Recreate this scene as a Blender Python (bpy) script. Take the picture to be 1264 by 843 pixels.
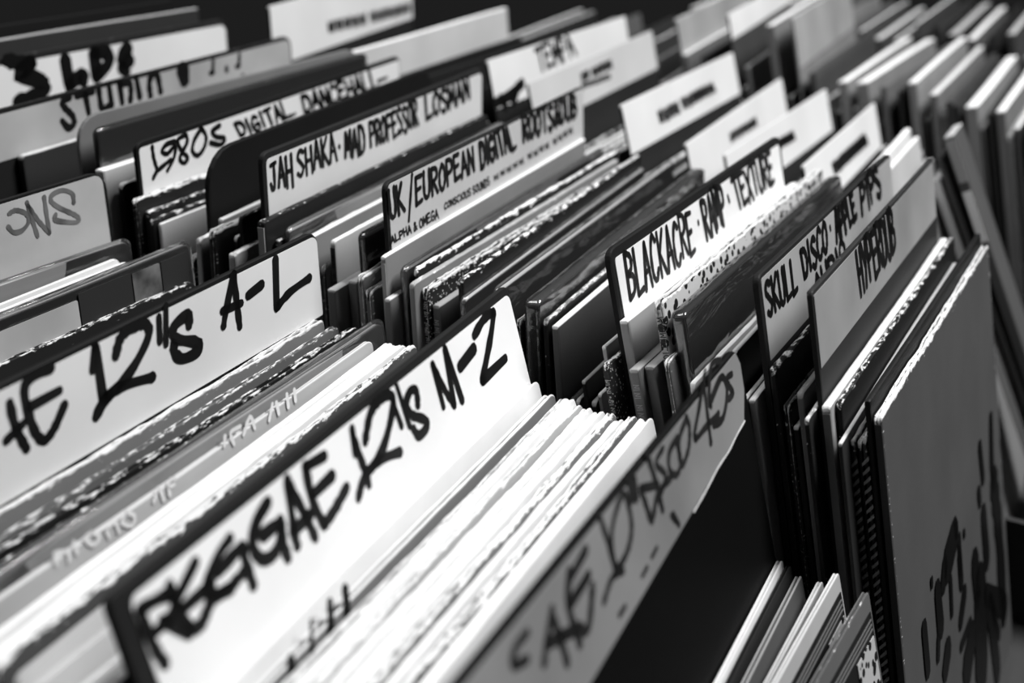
import bpy, math, random
from mathutils import Vector, Matrix
for o in list(bpy.data.objects): bpy.data.objects.remove(o)
SC = bpy.context.scene
COLL = SC.collection
Z0 = 1.15                      # height of the divider tops above the shop floor
# ---------------------------------------------------------------- camera
cd = bpy.data.cameras.new('camera'); cam = bpy.data.objects.new('camera', cd); COLL.objects.link(cam)
cam.matrix_world = Matrix([[0.440228, 0.338006, -0.831836, -0.553373], [-0.896962, 0.207582, -0.390346, -0.437009], [0.040735, 0.917966, 0.394562, 1.363042], [0.0, 0.0, 0.0, 1.0]])
cd.sensor_width = 36; cd.lens = 44.5374; cd.clip_start = .01
cd.dof.use_dof = True; cd.dof.focus_distance = .665; cd.dof.aperture_fstop = 5.0
SC.camera = cam
# ---------------------------------------------------------------- world and lights
w = bpy.data.worlds.new('world'); SC.world = w; w.use_nodes = True
w.node_tree.nodes['Background'].inputs[0].default_value = (.9,.9,.9,1)
w.node_tree.nodes['Background'].inputs[1].default_value = .014
def area(name, loc, target, size, power, sy=None):
    l = bpy.data.lights.new(name, 'AREA'); l.shape = 'RECTANGLE'; l.size = size; l.size_y = sy or size; l.energy = power
    o = bpy.data.objects.new(name, l); COLL.objects.link(o); o.location = loc
    d = Vector(target) - Vector(loc); o.rotation_euler = d.to_track_quat('-Z', 'Y').to_euler()
area('skylight_lamp', (.75,-1.0,Z0+1.7), (.1,-.15,Z0), .8, 72)
area('ceiling_lamp', (-.1,.75,Z0+1.7), (.1,0,Z0), .9, 20)
SC.view_settings.view_transform = 'Standard'; SC.view_settings.look = 'None'
SC.view_settings.exposure = 0.0; SC.view_settings.gamma = 1.0; SC.view_settings.use_curve_mapping = False
# ---------------------------------------------------------------- materials
MC = {}
def newmat(key):
    m = bpy.data.materials.new(key); m.use_nodes = True
    return m, m.node_tree.nodes, m.node_tree.links, m.node_tree.nodes['Principled BSDF']
def mathn(N, L, op, a, b=None, c=None, clamp=False):
    n = N.new('ShaderNodeMath'); n.operation = op; n.use_clamp = clamp
    for i, v in enumerate((a, b, c)):
        if v is None: continue
        if isinstance(v, (int, float)): n.inputs[i].default_value = v
        else: L.new(v, n.inputs[i])
    return n.outputs[0]
def mixc(N, L, f, a, b):
    n = N.new('ShaderNodeMix'); n.data_type = 'RGBA'
    L.new(f, n.inputs[0])
    for i, v in ((6, a), (7, b)):
        if isinstance(v, float): n.inputs[i].default_value = (v, v, v, 1)
        else: L.new(v, n.inputs[i])
    return n.outputs[2]
def card(tone, top, worn=0, gloss=0, pattern=None):
    """printed card: face tone, bare-card edge tone, flecks where the print has rubbed off along the edges"""
    key = 'card_%.3f_%.2f_%d_%d_%s' % (tone, top, worn, gloss, pattern or 'plain')
    if key in MC: return MC[key]
    m, N, L, B = newmat(key); MC[key] = m
    tc = N.new('ShaderNodeTexCoord'); at = N.new('ShaderNodeAttribute'); at.attribute_name = 'wear'
    nz = N.new('ShaderNodeTexNoise'); nz.inputs['Scale'].default_value = 420; nz.inputs['Detail'].default_value = 6; nz.inputs['Roughness'].default_value = .65
    mp = N.new('ShaderNodeMapping'); mp.inputs['Scale'].default_value = (.35, 1, 1); L.new(tc.outputs['Object'], mp.inputs[0]); L.new(mp.outputs[0], nz.inputs[0])
    n2 = N.new('ShaderNodeTexNoise'); n2.inputs['Scale'].default_value = 14; n2.inputs['Detail'].default_value = 6
    L.new(tc.outputs['Object'], n2.inputs[0])
    face = mixc(N, L, n2.outputs[0], tone*.75, min(1., tone*1.25))
    if pattern == 'spots':
        v = N.new('ShaderNodeTexVoronoi'); v.inputs['Scale'].default_value = 170; L.new(tc.outputs['Object'], v.inputs[0])
        face = mixc(N, L, mathn(N, L, 'LESS_THAN', v.outputs[0], .42), .5, .01)
    if pattern == 'marks':
        v = N.new('ShaderNodeTexVoronoi'); v.inputs['Scale'].default_value = 420; L.new(tc.outputs['Object'], v.inputs[0])
        face = mixc(N, L, mathn(N, L, 'LESS_THAN', v.outputs[0], .24), face, .5)
    edge = mathn(N, L, 'MULTIPLY_ADD', at.outputs['Fac'], 6., -4.6, clamp=True)
    if top <= .3 or worn >= 2:                                   # patchy edge
        pat = mathn(N, L, 'MULTIPLY_ADD', nz.outputs[0], 3.5, -.95 if top > .3 else -2.1, clamp=True)
        edge = mathn(N, L, 'MULTIPLY', edge, pat)
    col = mixc(N, L, edge, face, mixc(N, L, n2.outputs[0], top*.85, min(1., top*1.05)))
    if worn:
        s = mathn(N, L, 'MULTIPLY_ADD', at.outputs['Fac'], (.26, .36, .46)[worn-1], nz.outputs[0])
        f = mathn(N, L, 'MULTIPLY_ADD', s, 14., -14*.84, clamp=True)
        col = mixc(N, L, f, col, .85)
    L.new(col, B.inputs['Base Color'])
    B.inputs['Roughness'].default_value = .3 if gloss == 1 else .5
    B.inputs['Specular IOR Level'].default_value = (.2, .4, .05)[gloss]
    bp = N.new('ShaderNodeBump'); bp.inputs['Strength'].default_value = .12; bp.inputs['Distance'].default_value = .0006
    L.new(n2.outputs[0] if gloss else nz.outputs[0], bp.inputs['Height']); L.new(bp.outputs[0], B.inputs['Normal'])
    return m
def plain(key, tone, rough=.5, spec=.3, blotch=.06, scale=9):
    if key in MC: return MC[key]
    m, N, L, B = newmat(key); MC[key] = m
    tc = N.new('ShaderNodeTexCoord'); n = N.new('ShaderNodeTexNoise'); n.inputs['Scale'].default_value = scale; n.inputs['Detail'].default_value = 8
    L.new(tc.outputs['Object'], n.inputs[0])
    c = mixc(N, L, mathn(N, L, 'MULTIPLY_ADD', n.outputs[0], 2.4, -.7, clamp=True), tone*(1-blotch*2), min(1., tone*(1+blotch)))
    L.new(c, B.inputs['Base Color']); B.inputs['Roughness'].default_value = rough; B.inputs['Specular IOR Level'].default_value = spec
    return m
def wood():
    if 'wood' in MC: return MC['wood']
    m, N, L, B = newmat('dark_wood'); MC['wood'] = m
    tc = N.new('ShaderNodeTexCoord'); mp = N.new('ShaderNodeMapping'); mp.inputs['Scale'].default_value = (3, 40, 40); L.new(tc.outputs['Object'], mp.inputs[0])
    n = N.new('ShaderNodeTexNoise'); n.inputs['Scale'].default_value = 3; L.new(mp.outputs[0], n.inputs[0])
    L.new(mixc(N, L, n.outputs[0], .01, .03), B.inputs['Base Color']); B.inputs['Roughness'].default_value = .6
    return m
def clear():
    if 'clear' in MC: return MC['clear']
    m, N, L, B = newmat('clear_plastic'); MC['clear'] = m
    t = N.new('ShaderNodeBsdfTransparent'); t.inputs[0].default_value = (.93,.93,.93,1)
    g = N.new('ShaderNodeBsdfGlossy'); g.inputs['Roughness'].default_value = .12
    d = N.new('ShaderNodeBsdfDiffuse'); d.inputs[0].default_value = (.8,.8,.8,1)
    tc = N.new('ShaderNodeTexCoord'); n = N.new('ShaderNodeTexNoise'); n.inputs['Scale'].default_value = 11; n.inputs['Distortion'].default_value = 1.5
    mp = N.new('ShaderNodeMapping'); mp.inputs['Scale'].default_value = (1.2, 1, 5); L.new(tc.outputs['Object'], mp.inputs[0]); L.new(mp.outputs[0], n.inputs[0])
    bp = N.new('ShaderNodeBump'); bp.inputs['Strength'].default_value = .5; bp.inputs['Distance'].default_value = .004; L.new(n.outputs[0], bp.inputs['Height'])
    L.new(bp.outputs[0], g.inputs['Normal'])
    lw = N.new('ShaderNodeFresnel'); lw.inputs[0].default_value = 1.45
    m1 = N.new('ShaderNodeMixShader'); m1.inputs[0].default_value = .03; L.new(t.outputs[0], m1.inputs[1]); L.new(d.outputs[0], m1.inputs[2])
    m2 = N.new('ShaderNodeMixShader'); L.new(mathn(N, L, 'MULTIPLY_ADD', lw.outputs[0], 1.2, .06, clamp=True), m2.inputs[0]); L.new(m1.outputs[0], m2.inputs[1]); L.new(g.outputs[0], m2.inputs[2])
    L.new(m2.outputs[0], N['Material Output'].inputs[0])
    return m
INK = plain('marker_ink', .006, .35, .4); GREYINK = plain('grey_marker_ink', .16, .5, .2, .3, 60); WHITEINK = plain('white_print', .7, .5)
PALEINK = plain('faded_marker_ink', .02, .45, .3, .3, 60)
# ---------------------------------------------------------------- mesh helpers
def link(name, me, m, parent=None):
    o = bpy.data.objects.new(name, me); COLL.objects.link(o)
    if m and not me.materials: me.materials.append(m)
    if parent: o.parent = parent
    return o
def mesh(name, V, F, wear=None, smooth=False):
    me = bpy.data.meshes.new(name); me.from_pydata(V, [], F); me.update()
    if wear:
        at = me.attributes.new('wear', 'FLOAT', 'POINT'); at.data.foreach_set('value', wear)
    if smooth: me.polygons.foreach_set('use_smooth', [True]*len(me.polygons))
    return me
def box(x0, x1, y0, y1, z0, z1):
    V = [(x,y,z) for x in (x0,x1) for y in (y0,y1) for z in (z0,z1)]
    return V, [(0,1,3,2),(4,6,7,5),(0,4,5,1),(2,3,7,6),(0,2,6,4),(1,5,7,3)]
def boxes(L):
    V, F = [], []
    for b in L:
        v, f = box(*b); n = len(V); V += v; F += [tuple(i+n for i in q) for q in f]
    return V, F
def xs_for(W, r, n):
    e = sorted(set([0, .0006, .0018] + [r*k for k in (.08,.2,.4,.65,1)]))
    mid = [e[-1] + (W-2*e[-1])*k/n for k in range(1, n)]
    return e + mid + [W-v for v in reversed(e)]
def slab(name, W, H, t, r, rng, ragged=0., groove=False, bow=0., round_ends=.55, n=34, low=0.):
    """upright rectangular sleeve or board: origin bottom left, x along the width, front faces -y"""
    xs = xs_for(W, max(r, .003), n); h = t/2; V, F, A = [], [], []
    top = min(.0006, t*.2)
    if groove:
        p = min(.0008, t*.28)
        prof = [(-h,0,0),(-h,-.010,0),(-h,-.0022,.55),(-h,-top,.9),(-h+p*.35,0,1),(-h+p,-.0001,1),(-h+p,-.005,.3),(h-p,-.005,.3),(h-p,-.0001,1),(h-p*.35,0,1),(h,-top,.9),(h,-.0022,.55),(h,-.010,0),(h,0,0)]
    else:
        prof = [(-h,0,0),(-h,-.010,0),(-h,-.0022,.55),(-h,-top,.9),(-h*.55,0,1),(h*.55,0,1),(h,-top,.9),(h,-.0022,.55),(h,-.010,0),(h,0,0)]
    K = len(prof); ph = rng.uniform(0, 6.28); j1 = j2 = 0.
    for i, x in enumerate(xs):
        s = min(x, W-x)
        drop = r - math.sqrt(max(0, r*r-(r-s)**2)) if s < r else 0
        j1 = j1*.6 + rng.uniform(-1, 1)*ragged; j2 = j2*.6 + rng.uniform(-1, 1)*ragged
        sag = low*math.sin(ph + x*17)
        ew = .5 if s < .0008 else (.6 if s < .002 else max(0., .5-s*60))
        ys = round_ends if s < 1e-5 else (.88 if s < .0008 else 1.)
        for k, (y, dz, wv) in enumerate(prof):
            if k in (0, K-1): z = 0
            else: z = H + dz - drop + (j1 if k < K//2 else j2) + sag
            V.append((x, y*ys + bow*math.sin(math.pi*x/W)*max(0, z/H)**2, z)); A.append(max(wv, ew if k not in (0, K-1) else ew*.8))
    for i in range(len(xs)-1):
        for k in range(K):
            k2 = (k+1) % K; F.append((i*K+k, i*K+k2, (i+1)*K+k2, (i+1)*K+k))
    F.append(tuple(reversed(range(K)))); F.append(tuple(range((len(xs)-1)*K, len(xs)*K)))
    F = [tuple(reversed(f)) for f in F]
    return mesh(name, V, F, A)
def smooth_pts(P):
    if len(P) < 3: return [Vector(p) for p in P]
    out = []; P = [Vector(p) for p in P]
    for i in range(len(P)-1):
        a = P[i-1] if i else P[0]; b = P[i]; c = P[i+1]; d = P[i+2] if i+2 < len(P) else P[-1]
        for k in range(5):
            t = k/5; out.append(.5*((2*b)+(c-a)*t+(2*a-5*b+4*c-d)*t*t+(3*b-a-3*c+d)*t**3))
    return out + [P[-1]]
def ribbon(pts, w, V, F, fn, sm=True):
    """round-capped marker stroke; fn maps (u, v) in mm to a point"""
    P = smooth_pts(pts) if sm else [Vector(p) for p in pts]
    h = w/2; left, right = [], []
    for i, p in enumerate(P):
        d = (P[min(i+1, len(P)-1)] - P[max(i-1, 0)])
        d = d.normalized() if d.length > 1e-6 else Vector((1, 0)); nrm = Vector((-d.y, d.x))
        k = 1 + .13*math.sin(i*1.7 + p.x*.9)
        left.append(p + nrm*h*k); right.append(p - nrm*h*k)
    d0 = (P[1]-P[0]).normalized(); d1 = (P[-1]-P[-2]).normalized()
    def cap(c, d, s):
        n = Vector((-d.y, d.x)); return [c + (n*math.cos(a)*s + d*math.sin(a))*h for a in (math.pi*.25, math.pi*.5, math.pi*.75)]
    n0 = len(V)
    for a, b in zip(left, right): V.append(fn(a)); V.append(fn(b))
    for i in range(len(P)-1): F.append((n0+2*i, n0+2*i+1, n0+2*i+3, n0+2*i+2))
    m = len(V); V += [fn(q) for q in cap(P[-1], d1, 1)]; e = n0+2*(len(P)-1); F.append((e, m, m+1, m+2, e+1)[::-1])
    m = len(V); V += [fn(q) for q in cap(P[0], -d0, 1)]; F.append((n0+1, m, m+1, m+2, n0)[::-1])
G = {  # marker alphabet, x right, y up, unit box
'A':[[(0,0),(.5,1)],[(.5,1),(1,0)],[(.18,.35),(.85,.4)]],'B':[[(.05,1),(.1,0)],[(.05,1),(.8,.85),(.75,.6),(.12,.52)],[(.12,.52),(.95,.4),(.85,.1),(.1,0)]],
'C':[[(.9,.85),(.5,1),(.08,.6),(.15,.12),(.6,0),(.95,.2)]],'D':[[(.05,1),(.1,0)],[(.02,1),(.7,.9),(.98,.5),(.7,.08),(.1,0)]],
'E':[[(.05,1),(.1,0)],[(.05,1),(.9,.98)],[(.08,.52),(.75,.55)],[(.1,0),(.95,.06)]],'F':[[(.05,1),(.1,0)],[(.05,1),(.9,.98)],[(.08,.52),(.75,.55)]],
'G':[[(.9,.85),(.5,1),(.08,.6),(.15,.12),(.6,0),(.92,.2),(.9,.45)],[(.5,.45),(.95,.45)]],'H':[[(.05,1),(.1,0)],[(.9,1),(.95,0)],[(.08,.5),(.92,.52)]],
'I':[[(.5,1),(.5,0)]],'J':[[(.2,.98),(.95,1)],[(.65,1),(.65,.2),(.35,0),(.08,.25)]],'K':[[(.05,1),(.1,0)],[(.9,1),(.1,.48)],[(.2,.5),(.98,0)]],
'L':[[(.08,1),(.12,0)],[(.12,0),(.95,.06)]],'M':[[(.02,0),(.08,1)],[(.08,1),(.5,.3)],[(.5,.3),(.92,1)],[(.92,1),(.98,0)]],'N':[[(.05,0),(.08,1)],[(.08,1),(.9,0)],[(.9,0),(.95,1)]],
'O':[[(.5,1),(.08,.65),(.1,.2),(.5,0),(.9,.3),(.9,.75),(.5,1)]],'P':[[(.05,1),(.1,0)],[(.05,1),(.8,.92),(.85,.55),(.1,.45)]],
'R':[[(.05,1),(.1,0)],[(.05,1),(.8,.92),(.8,.6),(.1,.48)],[(.3,.48),(.95,0)]],'S':[[(.9,.88),(.45,1),(.1,.75),(.5,.52),(.9,.28),(.5,0),(.05,.12)]],
'T':[[(0,.98),(1,1)],[(.5,1),(.52,0)]],'U':[[(.05,1),(.1,.2),(.5,0),(.88,.2),(.92,1)]],'V':[[(.02,1),(.5,0)],[(.5,0),(.98,1)]],'X':[[(.05,1),(.95,0)],[(.95,1),(.05,0)]],
'Y':[[(.02,1),(.5,.5)],[(.98,1),(.35,0)]],'&':[[(.95,.1),(.3,.85),(.5,1),(.65,.8),(.1,.3),(.3,0),(.9,.45)]],'~':[[(.1,.9),(.15,.1)],[(.15,.15),(.5,.8),(.55,.1)],[(.85,.95),(.8,.1)]]}
def word(txt, w, q, V, F, fn, rng):
    bl, br, tl, tr = [Vector(p) for p in q]; n = sum(.45 if c == ' ' else .6 if c == 'I' else 1 for c in txt); x = 0
    for c in txt:
        cw = .45 if c == ' ' else .6 if c == 'I' else 1
        if c != ' ':
            sk = rng.uniform(-.06, .06)
            for st in G[c]:
                pts = []
                for (a, b) in st:
                    X = (x + (.08 + a*.80)*cw)/n; Y = b + sk
                    pts.append((bl*(1-X)+br*X)*(1-Y) + (tl*(1-X)+tr*X)*Y)
                ribbon(pts, w, V, F, fn)
        x += cw
def lettering(parent, H, yf, data, ink, rng, name='lettering'):
    V, F = [], []; fn = lambda p: (p[0]/1000, yf, H - p[1]/1000)
    for st in data.get('st', []): ribbon(st[1:], st[0], V, F, fn)
    for wd in data.get('wd', []): word(wd[0], wd[1], wd[2:], V, F, fn, rng)
    return link(name, mesh(name, V, F), ink, parent)
def label_slab(parent, poly, H, y0, m, name='label', th=.0004):
    """flat card label; poly in mm from the top left corner"""
    n = len(poly); V = [(x/1000, y0-th, H-z/1000) for x, z in poly] + [(x/1000, y0, H-z/1000) for x, z in poly]
    F = [tuple(range(n)), tuple(reversed(range(n, 2*n)))] + [((i+1) % n, i, n+i, n+(i+1) % n) for i in range(n)]
    return link(name, mesh(name, V, F), m, parent)
def round_rect(x0, x1, z0, z1, r):
    P = []
    for cx, cz, a0 in ((x0+r, z0+r, 180), (x1-r, z0+r, 270), (x1-r*.2, z1-r*.2, 0), (x0+r*.2, z1-r*.2, 90)):
        rr = r if a0 in (180, 270) else r*.2
        for k in range(6): a = math.radians(a0 + k*18); P.append((cx+rr*math.cos(a), cz+rr*math.sin(a)))
    return P[::-1]
# ---------------------------------------------------------------- the shop floor, table and bins
def structure(name, V, F, m): o = link(name, mesh(name, V, F), m); o['kind'] = 'structure'; return o
structure('floor', *box(-3, 3.5, -3, 3, -.05, 0), plain('concrete', .05, .8, .1, .2, 3))
tb = bpy.data.objects.new('display_table', None); COLL.objects.link(tb); tb.location = (.3, 0, 0)
tb['label'] = 'dark wooden table carrying the rows of record bins'; tb['category'] = 'table'
TT = Z0-.395
link('tabletop', mesh('tabletop', *box(-.72, 1.15, -.75, .65, TT-.03, TT)), wood(), tb)
for x in (-.66, 1.09):
    for y in (-.69, .59): link('leg', mesh('leg', *box(x-.025, x+.025, y-.025, y+.025, 0, TT-.03)), wood(), tb)
for nm, x0, x1, top, lab in (('A', -.345, .013, -.3855, 'dark wooden bin holding the nearest row with the A-L and M-Z dividers'),
                        ('B', .0135, .356, -.3555, 'dark wooden bin holding the second row of records and dividers'),
                        ('C', .3565, .688, -.3555, 'dark wooden bin holding the row of plain white card dividers'),
                        ('D', .6885, 1.03, -.3455, 'dark wooden bin holding the blurred fourth row of records'),
                        ('E', 1.0355, 1.378, -.3455, 'dark wooden bin farthest from the camera, at the upper right')):
    b = bpy.data.objects.new('record_bin', None); COLL.objects.link(b); b.location = (x0, 0, TT)
    b['label'] = lab; b['category'] = 'bin'; b['group'] = 'wooden record bins'
    link('base', mesh('base', *box(0, x1-x0, -.60, .42, 0, Z0+top-TT)), wood(), b)
    zt = Z0-.27-TT
    if nm != 'A': link('side_panel', mesh('side_panel', *box(0, .005, -.60, .42, Z0+top-TT, zt)), wood(), b)
    if nm == 'E': link('side_panel', mesh('side_panel', *box(x1-x0-.005, x1-x0, -.60, .42, Z0+top-TT, zt)), wood(), b)
    link('end_panel', mesh('end_panel', *box(.005, x1-x0-.006, .415, .42, Z0+top-TT, zt)), wood(), b)
# ---------------------------------------------------------------- records and dividers
FL = dict(A=-.385, B=-.355, C=-.355, D=-.345, E=-.345)
LAB = {'ons': (0.5, 2, 3, 2, 62, 6), 'al': (0.8, 1, 1.2, 2.6, 49, 5), 'mz': (0.93, 8, 1.2, 4.5, 70, 4), 'ten': (0.27, 0, 0, 0, 0, 1), 'e80': (0.76, 2, 2, 3.5, 34, 3), 'jah': (0.68, 3, 3, 4, 47, 4), 'uk': (0.55, 2, 2, 1.5, 41, 4), 'blk': (0.85, 5, 6, 5.5, 44, 3), 'skull': (0.4, 3, 3, 2.5, 45, 3), 'hyper': (0.33, 1.5, 1.5, 2.5, 40, 1.2), 'lps': (0.78, 1, 3, 5, 36, 6), 'studio': (0.42, 2, 3, 3, 32, 6), 'c0': (0.72, 0.2, 0.2, 0.3, 52, 0.5), 'c1': (0.7, 0.2, 0.2, 0.3, 40, 0.5), 'c2': (0.55, 0.2, 0.2, 0.3, 38, 0.5), 'c3': (0.73, 0.2, 0.2, 0.3, 40, 0.5), 'c4': (0.76, 0.2, 0.2, 0.3, 40, 0.5), 'c5': (0.76, 0.2, 0.2, 0.3, 40, 0.5), 'c6': (0.76, 0.2, 0.2, 0.3, 41, 0.5), 'dcarda': (0.35, 0.2, 0.2, 0.3, 60, 0.5), 'dcardb': (0.75, 0.2, 0.2, 0.3, 25, 0.5), 'dcardc': (0.32, 0.2, 0.2, 0.3, 50, 0.5)}
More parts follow.
